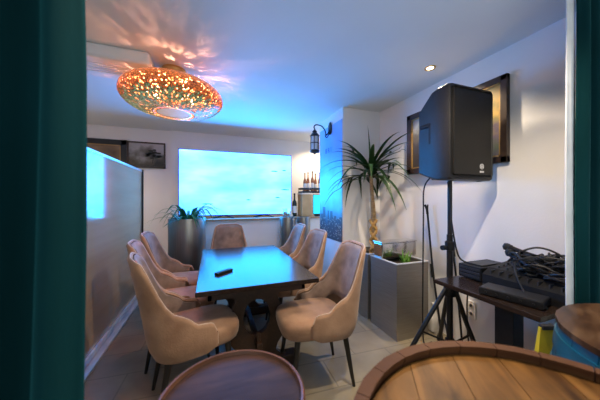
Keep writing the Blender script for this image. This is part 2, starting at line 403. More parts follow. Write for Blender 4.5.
def letters(name, txt, size, m, parent, loc, rot, ext=.001):
    c = bpy.data.curves.new('letter_source', 'FONT'); c.body = txt; c.size = size; c.extrude = ext; c.align_x = 'CENTER'
    so = bpy.data.objects.new('letter_source', c); C.objects.link(so)
    g = bpy.context.evaluated_depsgraph_get(); g.update()
    me = bpy.data.meshes.new_from_object(so.evaluated_get(g)); bpy.data.objects.remove(so); bpy.data.curves.remove(c)
    me.materials.clear(); me.materials.append(m)
    o = bpy.data.objects.new(name, me); C.objects.link(o); o.parent = parent; o.location = loc; o.rotation_euler = rot
    return o
letters('lettering', 'B R I', .10, mat('dark blue print ink', (.02, .08, .45, 1), .4, noise=20), t, (-.001, .05, 1.245), (PI/2, 0, -PI/2))

# wall lantern on the pillar
t = thing('wall_lantern', 'black iron lantern hanging from scrolled bracket on blue pillar', 'wall lamp', (1.61, 3.15, 2.36))
MB().lathe([(.001, 0), (.045, 0), (.05, .006), (.045, .014), (.001, .02)], 20, mtx=Matrix.Rotation(-PI/2, 4, 'Y')@Matrix.Diagonal((1.9, 1, 1, 1))).build('back_plate', M['blackmetal'], t)
m_ = MB(); m_.tube(cat_rom([(-.015, 0, -.02), (-.06, 0, -.10), (-.09, 0, -.03), (-.14, 0, .02), (-.22, 0, .03), (-.255, 0, .0), (-.245, 0, -.03)]), .009)
m_.tube(cat_rom([(-.015, 0, -.06), (-.05, 0, -.13), (-.08, 0, -.12), (-.075, 0, -.09)]), .007); m_.build('bracket', M['blackmetal'], t)
m_ = MB(); lx = -.245
m_.lathe([(.004, -.03), (.02, -.05), (.035, -.065), (.03, -.08), (.07, -.125), (.066, -.135), (.004, -.135)], 12, (lx, 0, 0))
m_.lathe([(.004, -.32), (.05, -.32), (.068, -.335), (.062, -.36), (.02, -.37), (.004, -.39)], 12, (lx, 0, 0))
for k in range(6):
    a = 2*PI*k/6; m_.tube([(lx+.058*math.cos(a), .058*math.sin(a), -.13), (lx+.058*math.cos(a), .058*math.sin(a), -.33)], .0055, 6)
m_.lathe([(.060, -.225), (.064, -.225), (.064, -.235), (.060, -.235), (.060, -.225)], 12, (lx, 0, 0), False, False)
m_.build('cage', M['blackmetal'], t)
MB().lathe([(.045, -.135), (.05, -.2), (.05, -.32)], 16, (lx, 0, 0), False, False).build('glass', mat('frosted lantern glass', (.8, .8, .75, 1), .4, trans=.4, noise=5), t)

# ------------------------------------------------------------------ pendant lamp
t = thing('ceiling_lamp', 'big copper mosaic disc lamp glowing on the ceiling', 'lamp', (-.32, 2.54, H))
LZ = -.258
def lamp_shell():
    bm = bmesh.new(); nu, nv = 160, 50; R, hh = .43, .152
    rows = []
    for j in range(nv+1):
        a = math.radians(-72+(72+74)*j/nv)
        off = .5*(j % 2)
        rr = R*math.cos(a)**.8; zz = hh*math.sin(a)/math.sin(math.radians(74)) if a < 0 else hh*math.sin(a)
        rows.append([bm.verts.new((rr*math.cos(2*PI*(i+off)/nu), rr*math.sin(2*PI*(i+off)/nu), LZ+zz)) for i in range(nu)])
    for j in range(0, nv-1):      # diamonds spanning two rows
        for i in range(nu):
            if j % 2 == 0: q = (rows[j][i], rows[j+1][i], rows[j+2][i], rows[j+1][(i-1) % nu])
            else: q = (rows[j][i], rows[j+1][(i+1) % nu], rows[j+2][i], rows[j+1][i])
            if j % 1 == 0:
                bm.faces.new(q)
    # close first and last rows with triangles
    for i in range(nu):
        bm.faces.new((rows[0][i], rows[0][(i+1) % nu], rows[1][i]))
        if nv % 2 == 0: bm.faces.new((rows[nv][i], rows[nv-1][i], rows[nv][(i+1) % nu]))
    quads = [f for f in bm.faces if len(f.verts) == 4]
    r = bmesh.ops.inset_individual(bm, faces=quads, thickness=.0034, use_even_offset=True)
    random.seed(3)
    bmesh.ops.delete(bm, geom=[f for f in quads if f.is_valid and random.random() < (.05 if f.calc_center_median().z > LZ+.03 else .17 if f.calc_center_median().z > LZ-.05 else .15)], context='FACES')
    bm.normal_update()
    for f in bm.faces:
        if f.normal.dot(f.calc_center_median()-Vector((0, 0, LZ))) < 0: f.normal_flip()
    return bm
def mosaic_mat():
    m = bpy.data.materials.new('lit copper mosaic'); m.use_nodes = True
    nt = m.node_tree; N = nt.nodes; L = nt.links; p = N['Principled BSDF']
    p.inputs['Roughness'].default_value = .35; p.inputs['Metallic'].default_value = .35
    p.inputs['Coat Weight'].default_value = .6; p.inputs['Coat Roughness'].default_value = .15
    tc = N.new('ShaderNodeTexCoord'); sp = N.new('ShaderNodeSeparateXYZ'); L.new(tc.outputs['Object'], sp.inputs[0])
    mr = N.new('ShaderNodeMapRange'); mr.inputs[1].default_value = -.405; mr.inputs[2].default_value = -.115; L.new(sp.outputs['Z'], mr.inputs[0])
    v = N.new('ShaderNodeTexVoronoi'); v.inputs['Scale'].default_value = 55; L.new(tc.outputs['Object'], v.inputs['Vector'])
    e = N.new('ShaderNodeTexVoronoi'); e.feature = 'DISTANCE_TO_EDGE'; e.inputs['Scale'].default_value = 55; L.new(tc.outputs['Object'], e.inputs['Vector'])
    sv = N.new('ShaderNodeSeparateColor'); L.new(v.outputs['Color'], sv.inputs[0])
    jit = N.new('ShaderNodeMath'); jit.operation = 'MULTIPLY_ADD'; jit.inputs[1].default_value = .22; L.new(sv.outputs[0], jit.inputs[0]); 
    of = N.new('ShaderNodeMath'); of.operation = 'SUBTRACT'; of.inputs[1].default_value = .08; L.new(mr.outputs[0], of.inputs[0]); L.new(of.outputs[0], jit.inputs[2])
    r = ramp(N, [(.0, (.30, .16, .05, 1)), (.10, (.18, .20, .10, 1)), (.22, (.12, .20, .11, 1)), (.30, (.16, .08, .03, 1)), (.38, (.42, .085, .02, 1)), (.75, (.55, .15, .035, 1)), (1, (.5, .17, .05, 1))])  # green low stops paint the screen's cyan reflection into the shade colour
    L.new(jit.outputs[0], r.inputs[0])
    br = N.new('ShaderNodeMath'); br.operation = 'MULTIPLY_ADD'; br.inputs[1].default_value = .6; br.inputs[2].default_value = .55; L.new(sv.outputs[1], br.inputs[0])
    ed = ramp(N, [(.02, (.12, .12, .12, 1)), (.10, (1, 1, 1, 1))]); L.new(e.outputs['Distance'], ed.inputs[0])
    m1 = N.new('ShaderNodeMixRGB'); m1.blend_type = 'MULTIPLY'; m1.inputs[0].default_value = 1; L.new(r.outputs[0], m1.inputs[1]); L.new(ed.outputs[0], m1.inputs[2])
    m2 = N.new('ShaderNodeMixRGB'); m2.blend_type = 'MULTIPLY'; m2.inputs[0].default_value = 1; L.new(m1.outputs[0], m2.inputs[1]); L.new(br.outputs[0], m2.inputs[2])
    L.new(m2.outputs[0], p.inputs['Base Color']); L.new(m2.outputs[0], p.inputs['Emission Color']); p.inputs['Emission Strength'].default_value = 1.0
    return m
M['mosaic'] = mosaic_mat()
m_ = MB(); m_.bm.free(); m_.bm = lamp_shell()
sh = m_.build('lamp_shade', M['mosaic'], t)
md = sh.modifiers.new('solid', 'SOLIDIFY'); md.thickness = .003
MB().lathe([(.001, 0), (.10, 0), (.105, -.02), (.085, -.06), (.155, -.098), (.158, -.108), (.15, -.112), (.001, -.112)], 32).build('canopy', M['brass'], t)
MB().lathe([(.135, LZ-.150), (.150, LZ-.150), (.150, LZ-.138), (.135, LZ-.138), (.135, LZ-.150)], 40, (0, 0, 0), False, False).build('bottom_ring', M['brass'], t)
MB().lathe([(.001, LZ-.146), (.138, LZ-.146), (.138, LZ-.141), (.001, LZ-.141)], 40).build('diffuser', M['diffuser'], t)
for k in range(3):
    a = 2*PI*k/3+.6; p = (.18*math.cos(a), .18*math.sin(a), LZ+.01)
    MB().lathe([(.001, -.018), (.012, -.014), (.017, 0), (.012, .016), (.008, .03), (.001, .034)], 14, p).build('bulb', M['bulb'], t)
    lamp('pendant_light', 'POINT', (-.32+p[0], 2.54+p[1], H+p[2]), PENDANT_W/3, (1.0, .42, .26), .04)

# ------------------------------------------------------------------ ceiling spots, existing and added
def downlight(loc, label, power, size=150, aim=(0, 0, 0)):
    t = thing('ceiling_spot', label, 'ceiling spot', loc)
    MB().lathe([(.03, -.004), (.046, -.006), (.048, 0), (.03, .0), (.03, -.004)], 28, (0, 0, 0), False, False).build('trim_ring', M['brass'], t)
    MB().lathe([(.001, -.003), (.031, -.003), (.031, -.001), (.001, -.001)], 24).build('lens', M['downlight'], t)
    lamp('spot_light', 'SPOT', (loc[0], loc[1], loc[2]-.012), power, WARM, .03, aim, size, .5)
downlight((1.886, 1.70, H), 'small lit round ceiling spot above the loudspeaker', SPOT_W, 122)
downlight((.95, .80, H), 'added unseen ceiling spot brightening the right wall', 92, 142)  # fixture added out of view to fill right wall and floor
downlight((-1.7, 3.3, H), 'added unseen ceiling spot behind the grey partition', 52, 150)  # added spot, unseen, brightens the back left area
downlight((.0, .55, H), 'added unseen ceiling spot just inside the curtains', 16, 165)  # invented fixture out of view, lifts curtains and stool
lamp('bar_light', 'SPOT', (2.1, 4.35, H-.02), 60, (1, .75, .42), .05, (0, 0, 0), 150, .6)

# ------------------------------------------------------------------ dining table
t = thing('dining_table', 'long dark wooden dining table with pierced trestle legs', 'table', (.34, 2.41, 0))
MB().box(-.435, .435, -.71, .71, .715, .75, .006).build('tabletop', M['tabletop'], t)
m_ = MB()
m_.box(-.36, .36, -.60, -.575, .64, .715); m_.box(-.36, .36, .575, .60, .64, .715)
m_.box(-.36, -.335, -.60, .60, .64, .715); m_.box(.335, .36, -.60, .60, .64, .715)
m_.build('apron', M['tabledark'], t, smooth=False)
half = [(.27, .70), (.25, .66), (.19, .62), (.165, .57), (.19, .50), (.225, .42), (.235, .34), (.21, .26), (.165, .20), (.15, .15), (.19, .11), (.25, .09)]
outl = [(x, z) for x, z in half]+[(-x, z) for x, z in half[::-1]]
hole = [(.105*math.cos(2*PI*k/24), .43+.14*math.sin(2*PI*k/24)) for k in range(24)]
for yy in (-.50, .46):
    MB().prism(outl, yy, yy+.05, 'y', [hole]).build('trestle_board', M['tabledark'], t, smooth=False)
    MB().box(-.33, .33, yy-.025, yy+.075, 0, .095, .015).build('trestle_foot', M['tabledark'], t)
MB().box(-.02, .02, -.60, .60, .225, .275, .004).build('stretcher', M['tabledark'], t)
for yy in (-.56, .56): MB().box(-.012, .012, yy-.015, yy+.015, .18, .34, .004).build('wedge', M['tabledark'], t)
t = thing('remote_control', 'black remote control lying on the blue-lit dining table', 'remote', (.10, 2.08, .75), math.radians(-50))
MB().box(-.022, .022, -.08, .08, 0, .02, .006).build('casing', M['black'], t)
m_ = MB()
for i in range(3):
    for j in range(6): m_.box(-.015+i*.011, -.007+i*.011, -.06+j*.018, -.05+j*.018, .019, .022)
m_.build('buttons', M['charcoal'], t, smooth=False)

# ------------------------------------------------------------------ dining chairs (face +x)
def chair_path(s):
    """plan of the wrap-around shell, s in [-1,1]; returns x,y and blend a (0 back, 1 wing tip)"""
    a = abs(s); sg = 1 if s >= 0 else -1
    if a < .6:
        th = a/.6*PI/2; e = .62
        x = -.05-.225*(max(0, math.cos(th)))**e; y = .265*(math.sin(th))**e
    else:
        x = -.05+(a-.6)/.4*.155; y = .265-.012*((a-.6)/.4)**2
    return x, sg*y, a
def sst(x, a, b):
    q = min(1, max(0, (x-a)/(b-a))); return q*q*(3-2*q)
def shell_pt(s, v, off=0):
    x, y, a = chair_path(s)
    top = .985-.02*sst(a, .12, .3)-.30*sst(a, .30, .56)-.10*sst(a, .5, .74)-.012*sst(a, .7, 1)
    if a > .93: top -= .05*((a-.93)/.07)**2
    z0 = .385+(.03*((a-.85)/.15) if a > .85 else 0)
    z = z0+(top-z0)*v
    q = max(0, (z-.44)/.54)
    bw = 1-sst(a, .45, .9)
    x2 = x-.095*q**1.2*(.35+.65*bw)
    y2 = y*(1-.17*q)
    qq = max(0, (.49-z)/.11)          # tuck in below the seat
    x2 = x2+.035*qq*qq*bw; y2 *= 1-.07*qq*qq
    return Vector((x2, y2, z))
def make_chair(label, group):
    t = thing('dining_chair', label, 'chair', (0, 0, 0), 0, group)
    n, mv = 44, 12
    bm = bmesh.new(); bm2 = bmesh.new()
    def norm(s, v):
        e = .01
        a = shell_pt(min(1, s+e), v)-shell_pt(max(-1, s-e), v); b = shell_pt(s, min(1, v+e))-shell_pt(s, max(0, v-e))
        q = a.cross(b)
        return q.normalized() if q.length > 1e-9 else Vector((1, 0, 0))
    TH = .045
    O, I = [], []
    for i in range(n+1):
        s = -1+2*i/n
        co, ci = [], []
        for j in range(mv+1):
            v = j/mv; p = shell_pt(s, v); nn = norm(s, v)
            th = TH*(.55+.45*math.sin(PI*min(1, .15+.8*v)))
            co.append(p); q = p-nn*th
            # inward must point to the seat centre
            if (Vector((.05, 0, q.z))-p).dot(q-p) < 0: q = p+nn*th
            ci.append(q)
        O.append(co); I.append(ci)
    def grid(bm, G, flip):
        V = [[bm.verts.new(p) for p in c] for c in G]
        for a, b in zip(V, V[1:]):
            for j in range(len(a)-1):
                f = (a[j], b[j], b[j+1], a[j+1]); bm.faces.new(f[::-1] if flip else f)
        return V
    Vo = grid(bm, O, False)
    # rounded rim over the top, tips and bottom joins outer to inner
    Vi = [[bm.verts.new(p) for p in c] for c in I]
    def bridge(seqA, seqB):
        mid = [bm.verts.new((a.co+b.co)/2+off) for a, b, off in seqA_off]
    def rim(pairs, offv):
        mids = [bm.verts.new((a.co+b.co)/2+offv(k)) for k, (a, b) in enumerate(pairs)]
        for k in range(len(pairs)-1):
            a, b = pairs[k]; a2, b2 = pairs[k+1]
            bm.faces.new((a, a2, mids[k+1], mids[k])); bm.faces.new((mids[k], mids[k+1], b2, b))
    rim([(Vo[i][mv], Vi[i][mv]) for i in range(n+1)], lambda k: Vector((0, 0, .014)))
    rim([(Vo[0][j], Vi[0][j]) for j in range(mv+1)], lambda k: Vector((.014, 0, 0)))
    rim([(Vo[n][j], Vi[n][j]) for j in range(mv+1)], lambda k: Vector((.014, 0, 0)))
    for i in range(n):
        bm.faces.new((Vo[i][0], Vo[i+1][0], Vi[i+1][0], Vi[i][0]))
    bmesh.ops.recalc_face_normals(bm, faces=bm.faces)
    m_ = MB(); m_.bm.free(); m_.bm = bm
    # the inner upholstery sits a hair inside the shell
    back = m_.build('backrest', M['velvet'], t, angle=75)
    bm2 = bmesh.new(); G = []
    for i in range(2, n-1):
        c = []
        for j in range(3, mv+1):
            p, q = O[i][j], I[i][j]; d = (q-p).normalized()
            c.append(q+d*.004+Vector((0, 0, -.006 if j == mv else 0)))
        G.append(c)
    grid(bm2, G, True)
    m_ = MB(); m_.bm.free(); m_.bm = bm2
    il = m_.build('inner_lining', M['velvet_in'], back, angle=75)
    md = il.modifiers.new('solid', 'SOLIDIFY'); md.thickness = .006
    pts = [(O[i][mv]+I[i][mv])/2+Vector((0, 0, .012)) for i in range(n+1)]
    MB().tube(pts, .0045, 6).build('piping', M['piping'], back)
    # seat cushion
    m_ = MB(); bms = bmesh.new(); prof = []
    def ring(sc, z):
        vs = []
        for k in range(40):
            th = 2*PI*k/40; e = .45
            cx, sy = math.cos(th), math.sin(th)
            x = .035+.245*(abs(cx)**e)*(1 if cx >= 0 else -1)*sc
            wy = .232-.018*max(0, (x-.0)/.28)
            if x > .1: wy += 0
            y = wy*(abs(sy)**e)*(1 if sy >= 0 else -1)*sc
            x += (.02*(1-(y/.23)**2) if x > .1 else 0)*sc
            vs.append(bms.verts.new((x, y, z)))
        return vs
    rr = [ring(.90, .385), ring(.95, .395), ring(.985, .42), ring(1.0, .45), ring(1.0, .47), ring(.975, .49), ring(.90, .503), ring(.6, .511), ring(.2, .513)]
    for a, b in zip(rr, rr[1:]):
        for i in range(40): bms.faces.new((a[i], a[(i+1) % 40], b[(i+1) % 40], b[i]))
    bms.faces.new(rr[0][::-1]); bms.faces.new(rr[-1]); bmesh.ops.recalc_face_normals(bms, faces=bms.faces)
    m_.bm.free(); m_.bm = bms; m_.build('seat', M['velvet'], t, angle=60)
    for sx, sy in ((1, 1), (1, -1), (-1, 1), (-1, -1)):
        xt = .19 if sx > 0 else -.16; yt = .165*sy; xb = .235 if sx > 0 else -.225; yb = (.20 if sx > 0 else .185)*sy
        MB().tube([(xt, yt, .39), ((xt+xb)/2, (yt+yb)/2, .19), (xb, yb, 0)], [.021, .017, .011], 12).build('leg', M['legblack'], t)
    return t
G1 = 'taupe chairs around the dining table'
ch = make_chair('taupe velvet dining chair, nearest on the left, beside round stool', G1)
place(ch, (-.12, 1.86, 0), math.radians(14))
dup(ch, (-.27, 2.40, 0), math.radians(6), 'taupe velvet chair on the left side, second from the camera')
dup(ch, (-.30, 2.94, 0), math.radians(-2), 'taupe velvet chair at far left, in front of steel pot')
dup(ch, (.76, 1.73, 0), math.radians(176), 'taupe velvet chair at near right, beside the square steel planter')
dup(ch, (.83, 2.52, 0), math.radians(184), 'grey-lit velvet chair in the middle of the right side')
dup(ch, (.85, 3.2, 0), math.radians(180), 'velvet chair farthest on the right side, below the bottles')
dup(ch, (.235, 3.22, 0), math.radians(-90), 'taupe velvet chair at far head of the table under the television')

# ------------------------------------------------------------------ steel pots and plants
def pot(label, loc, r, h):
    t = thing('metal_pot', label, 'plant pot', loc, 0, 'round steel pots along the counter')
    MB().lathe([(r*.92, 0), (r, .03), (r, h-.01), (r*.99, h), (r*.90, h), (r*.90, h-.06)], 40, (0, 0, 0), True, False).build('body', M['steel'], t)
    MB().lathe([(.001, h-.05), (r*.90, h-.05)], 24, (0, 0, 0), False, True).build('soil', M['soil'], t)
    return t
pot('tall round brushed steel pot holding a leafy plant left of the television', (-.30, 3.66, 0), .235, 1.09)
pot('slim round steel pot right of the television below the tumbler', (1.17, 3.80, 0), .13, 1.06)
pot('slim round steel pot beside the beige box, nearest the pillar', (1.46, 3.84, 0), .115, 1.05)
random.seed(21)
t = thing('leafy_plant', 'green strap-leaved plant in the tall round steel pot', 'plant', (-.30, 3.66, 1.035))
m_ = MB()
for k in range(34):
    a = random.uniform(0, 2*PI); L_ = random.uniform(.26, .48); hgt = random.uniform(.05, .26); dr = random.uniform(-.18, .06)
    d = Vector((math.cos(a), math.sin(a), 0)); b = d*random.uniform(.02, .12)
    m_.blade(bez(b, b+d*L_*.45+Vector((0, 0, hgt*1.6)), b+d*L_+Vector((0, 0, hgt*.4+dr)), 9), random.uniform(.018, .028), (-d.y, d.x, 0))
m_.build('foliage', mat('teal green leaf', (.03, .14, .06, 1), .4, noise=8, col2=(.07, .28, .12, 1)), t)
m_ = MB(); m_.blade(bez((-.0, -.02, 0), (-.02, -.02, .22), (-.12, -.04, .36), 9), .012, (0, 1, .1)); m_.blade(bez((.04, 0, 0), (.06, 0, .12), (.05, 0, .22), 7), .010, (0, 1, .1))
m_.build('tall_leaf', M['leaf'], t)

def planter(label, x0, x1, y0, y1, h):
    t = thing('steel_planter', label, 'planter', ((x0+x1)/2, (y0+y1)/2, 0), 0, 'square steel planters by the right wall')
    a, b = (x1-x0)/2, (y1-y0)/2; th = .014
    m_ = MB()
    m_.box(-a, a, -b, -b+th, 0, h); m_.box(-a, a, b-th, b, 0, h); m_.box(-a, -a+th, -b+th, b-th, 0, h); m_.box(a-th, a, -b+th, b-th, 0, h)
    m_.box(-a+th, a-th, -b+th, b-th, 0, .02)
    m_.build('body', M['steel_planter'], t, smooth=False)
    m_ = MB()
    e = .006
    m_.box(-a-e, a+e, -b-e, -b+.022, h, h+.008); m_.box(-a-e, a+e, b-.022, b+e, h, h+.008); m_.box(-a-e, -a+.022, -b+.022, b-.022, h, h+.008); m_.box(a-.022, a+e, -b+.022, b-.022, h, h+.008)
    m_.build('rim', M['alu'], t, smooth=False)
    MB().box(-a+th, a-th, -b+th, b-th, .02, h-.05).build('soil', M['soil'], t, smooth=False)
    return t
planter('square brushed steel planter nearest the camera, beside the tripod', 1.65, 2.04, 1.86, 2.26, .725)
planter('square steel planter behind the other one, holding the tall palm', 1.65, 2.05, 2.32, 2.72, .725)

random.seed(5)
t = thing('palm', 'tall spiky palm with golden braided trunk by right wall', 'plant', (1.86, 2.50, .675))
m_ = MB()
for k in range(4):
    m_.tube([(.034*math.cos(2*PI*k/4+i*.42*(1 if k % 2 else -1)), .034*math.sin(2*PI*k/4+i*.42*(1 if k % 2 else -1)), .42*i/24) for i in range(25)], .017, 8)
m_.build('braided_trunk', M['braid'], t)
m_ = MB(); m_.tube(cat_rom([(0, 0, .0), (.005, 0, .35), (.0, .01, .6), (-.03, .0, .87), (-.04, 0, 1.02)]), [.022+.010*math.sin(PI*min(1, i/20)) for i in range(33)], 10)
m_.build('trunk', M['bark'], t)
m_ = MB(); hub = Vector((-.04, 0, 1.0))
for k in range(50):
    a = 2*PI*k*.382+random.uniform(-.2, .2); el = .95*random.random()-.05; L_ = random.uniform(.50, .72)
    d = Vector((math.cos(a), math.sin(a), 0))
    if el > 1.0: L_ *= .85
    st = hub+Vector((0, 0, random.uniform(-.09, .06)))
    m1 = st+(d*math.cos(el)+Vector((0, 0, math.sin(el)+.12)))*L_*.62
    droop = .30*max(0, 1.2-el)
    e_ = st+d*L_*(.55+.4*math.cos(el))+Vector((0, 0, math.sin(el)*L_*.9-droop))
    lim = 2.14-1.86          # leaves stop at the wall
    pts = bez(st, m1, e_, 10)
    for p in pts:
        if p.x > lim: p.x = lim-.002*random.random()
        if p.x+1.86 > 1.56 and p.y+2.5 > 2.79: p.y = .29-.01*random.random()
    m_.blade(pts, random.uniform(.024, .034), (-d.y, d.x, 0))
m_.blade(bez(hub, hub+Vector((0, 0, .3)), hub+Vector((-.04, 0, .56)), 8), .016, (1, 0, 0))
m_.build('foliage', M['leaf'], t)

t = thing('steel_box', 'shiny steel trough lying across the near planter', 'trough', (1.90, 2.17, .733))
m_ = MB(); m_.box(-.23, .23, -.07, .07, 0, .15, .012, 3); m_.build('body', M['bright_steel'], t)
m_ = MB(); m_.box(-.235, .235, -.075, .075, .15, .165, .005); m_.build('lid', M['bright_steel'], t)
random.seed(9)
t = thing('seedling', 'small bright green shoots growing in the near planter', 'plant', (1.86, 1.98, .675))
m_ = MB()
for k in range(13):
    a = random.uniform(0, 2*PI); d = Vector((math.cos(a), math.sin(a), 0)); L_ = random.uniform(.04, .09)
    b = Vector((random.uniform(-.03, .03), random.uniform(-.03, .03), 0)); hh = random.uniform(.08, .17)
    m_.blade(bez(b, b+d*L_*.3+Vector((0, 0, hh*.8)), b+d*L_+Vector((0, 0, hh)), 6), .010, (-d.y, d.x, 0))
m_.build('foliage', M['leaf_light'], t)

# ------------------------------------------------------------------ things on the counter
def bottle(label, loc, m, h=.3, r=.035, group='bottles on the counter'):
    t = thing('bottle', label, 'bottle', loc, 0, group)
    MB().lathe([(r*.9, 0), (r, .01), (r, h*.55), (r*.8, h*.64), (r*.36, h*.72), (r*.33, h*.94)], 18, (0, 0, 0), True, True).build('body', m, t)
    MB().lathe([(r*.40, h*.93), (r*.40, h), (r*.1, h)], 14, (0, 0, 0), True, True).build('cap', M['blackmetal'], t)
    MB().lathe([(r*1.02, h*.15), (r*1.02, h*.45)], 18, (0, 0, 0), False, False).build('label', M['label_white'], t)
    return t
LZ2 = 1.035
bottle('dark glass bottle between the television and beige box', (1.44, 4.25, LZ2), M['glassdark'], .42, .042)
t = thing('beverage_box', 'beige box with a dark rim on the counter beside tablet', 'box', (1.645, 4.26, LZ2))
MB().box(-.10, .10, -.12, .12, 0, .40, .01).build('body', M['beige'], t)
MB().box(-.105, .105, -.125, .125, .40, .425, .005).build('lid', M['cream'], t)
t = thing('bottle_crate', 'black slatted crate of amber bottles on top of beige box', 'crate', (1.80, 4.26, LZ2+.425))
m_ = MB()
for z in (.0, .06): 
    m_.box(-.24, .20, -.12, -.105, z, z+.035); m_.box(-.24, .20, .105, .12, z, z+.035); m_.box(-.24, -.225, -.105, .105, z, z+.035); m_.box(.185, .20, -.105, .105, z, z+.035)
m_.box(-.225, .185, -.105, .105, 0, .012)
for x in (-.235, .19):
    for y in (-.115, .108): m_.box(x, x+.006, y, y+.006, 0, .095)
m_.build('frame', M['charcoal'], t, smooth=False)
for k in range(5):
    bottle('amber bottle standing in black crate above beige box', (1.64+k*.075, 4.24+.03*(k % 2), LZ2+.437), M['amber'], .36+.02*(k % 3), .03, 'amber bottles in the crate')
t = thing('tablet_screen', 'small glowing cyan screen on the counter beside the pillar', 'screen', (1.85, 4.12, LZ2))
MB().box(-.10, .12, 0, .02, .03, .40, .006).build('casing', M['black'], t)
MB().box(-.09, .11, -.003, .002, .045, .388).build('display', mat('cyan display', (.01, .1, .12, 1), .3, emit=((.02, .75, 1.1, 1), 1.0), noise=3), t, smooth=False)
MB().box(-.05, .07, -.03, .06, 0, .03, .006).build('stand', M['black'], t)
t = thing('tumbler', 'glass tumbler with amber drink on the counter ledge', 'glass', (1.235, 4.16, LZ2))
MB().lathe([(.036, 0), (.042, .11), (.046, .15), (.043, .15), (.039, .11), (.033, .012)], 24, (0, 0, 0), True, True).build('glass', M['clear'], t)
MB().lathe([(.030, .014), (.036, .09)], 20, (0, 0, 0), True, True).build('drink', M['amber'], t)
for i, (x, y, lab) in enumerate(((1.33, 4.12, 'small cream ceramic figurine left of the dark bottle'), (1.37, 4.33, 'cream ceramic figurine just behind the other one'))):
    t = thing('figurine', lab, 'figurine', (x, y, LZ2), 0, 'cream figurines on the counter')
    MB().lathe([(.03, 0), (.035, .02), (.028, .05), (.018, .075)], 16, (0, 0, 0), True, True).build('body', M['cream'], t)
    MB().lathe([(.002, .07), (.02, .078), (.024, .095), (.016, .115), (.002, .122)], 14).build('head', M['cream'], t)

# ------------------------------------------------------------------ loudspeaker and stand
t = thing('loudspeaker', 'big black loudspeaker on a pole stand near right wall', 'speaker', (1.832, 1.279, 1.49))
def cab():
    bm = bmesh.new()
    # outline in y,z (side profile), lofted to a narrower back
    front = [(-.228, 0, .0), (.228, 0, .0), (.228, 0, .70), (-.228, 0, .70)]
    secs = [(.0, .222, .006, .694), (.018, .229, .0, .70), (.10, .229, .0, .70), (.16, .222, .01, .69), (.335, .165, .07, .60), (.345, .155, .08, .59)]
    rings = []
    for y, hw, z0, z1 in secs:
        ring = []
        c = .02
        for (cx, cz, a0) in ((hw-c, z0+c, -90), (hw-c, z1-c, 0), (-hw+c, z1-c, 90), (-hw+c, z0+c, 180)):
            for k in range(5):
                a = math.radians(a0+90*k/4); ring.append(bm.verts.new((cx+c*math.cos(a), y, cz+c*math.sin(a))))
        rings.append(ring)
    n = len(rings[0])
    for a, b in zip(rings, rings[1:]):
        for i in range(n): bm.faces.new((a[i], a[(i+1) % n], b[(i+1) % n], b[i]))
    bm.faces.new(rings[0]); bm.faces.new(rings[-1][::-1]); bmesh.ops.recalc_face_normals(bm, faces=bm.faces)
    return bm
m_ = MB(); m_.bm.free(); m_.bm = cab(); m_.build('cabinet', M['speaker'], t, angle=22)
def grille_mat():
    m = mat('steel mesh grille', (.016, .015, .014, 1), .5, metal=.2)
    nt = m.node_tree; N = nt.nodes; L = nt.links; p = N['Principled BSDF']
    tc = N.new('ShaderNodeTexCoord'); v = N.new('ShaderNodeTexVoronoi'); v.inputs['Scale'].default_value = 180; L.new(tc.outputs['Object'], v.inputs['Vector'])
    r = ramp(N, [(.2, (.004, .004, .004, 1)), (.5, (.016, .015, .014, 1))]); L.new(v.outputs['Distance'], r.inputs[0]); L.new(r.outputs[0], p.inputs['Base Color'])
    return m
MB().box(-.205, .205, -.010, .004, .03, .675, .02, 4).build('grille', grille_mat(), t)
m_ = MB(); m_.lathe([(.0165, 0), (.0205, 0), (.0205, .003), (.0165, .003), (.0165, 0)], 24, mtx=Matrix.Translation((.09, -.010, .105))@Matrix.Rotation(PI/2, 4, 'X'), cap0=False, cap1=False)
for k in range(3):
    a = PI/2+2*PI*k/3
    m_.box(-.002, .002, -.013, -.010, -.001, .016, mtx=Matrix.Translation((.09, 0, .105))@Matrix.Rotation(2*PI*k/3, 4, 'Y'))
    m_.box(-.002, .002, -.013, -.010, -.001, .012, mtx=Matrix.Translation((.09, 0, .105))@Matrix.Rotation(2*PI*k/3+PI/3, 4, 'Y'))
m_.build('emblem', M['logo'], t, smooth=False)
m_ = MB()
for k in range(4): m_.box(.069+k*.0112, .0775+k*.0112, -.0125, -.010, .058, .072)
m_.box(.069, .111, -.0122, -.010, .0645, .0665)
m_.build('brand_mark', M['logo'], t, smooth=False)
for sx in (-1, 1):
    m_ = MB(); m_.box(sx*.206-.012, sx*.206+.012, .16, .285, .43, .46, .008); m_.box(sx*.206-.012, sx*.206+.012, .165, .195, .29, .45, .006); m_.build('side_handle', M['black'], t)
m_ = MB()
for x in (-.15, .15):
    for y in (.05, .2): m_.lathe([(.02, 0), (.016, -.016)], 12, (x, y, .012+(.07*max(0, (y-.16)/.175))), True, True)
m_.build('rubber_feet', M['blacksoft'], t)

t = thing('speaker_stand', 'black tripod pole stand carrying the loudspeaker', 'speaker stand', (1.832, 1.46, 0))
MB().tube([(0, 0, .50), (0, 0, 1.515)], .0175, 16).build('pole', M['blackmetal'], t)
MB().tube([(0, 0, .16), (0, 0, 1.06)], .023, 16).build('outer_tube', M['blackmetal'], t)
m_ = MB(); m_.lathe([(.023, .93), (.036, .935), (.036, 1.0), (.024, 1.01)], 16); m_.tube([(-.03, 0, .96), (-.085, -.01, .96)], .010, 10); m_.lathe([(.004, -.012), (.02, -.012), (.02, .012), (.004, .012)], 10, mtx=Matrix.Translation((-.085, -.01, .96))@Matrix.Rotation(PI/2, 4, 'Y')); m_.build('collar', M['black'], t)
MB().lathe([(.024, .56), (.046, .565), (.046, .66), (.024, .67)], 16).build('hub', M['black'], t)
MB().lathe([(.024, .16), (.034, .165), (.034, .21), (.024, .215)], 16).build('lower_hub', M['black'], t)
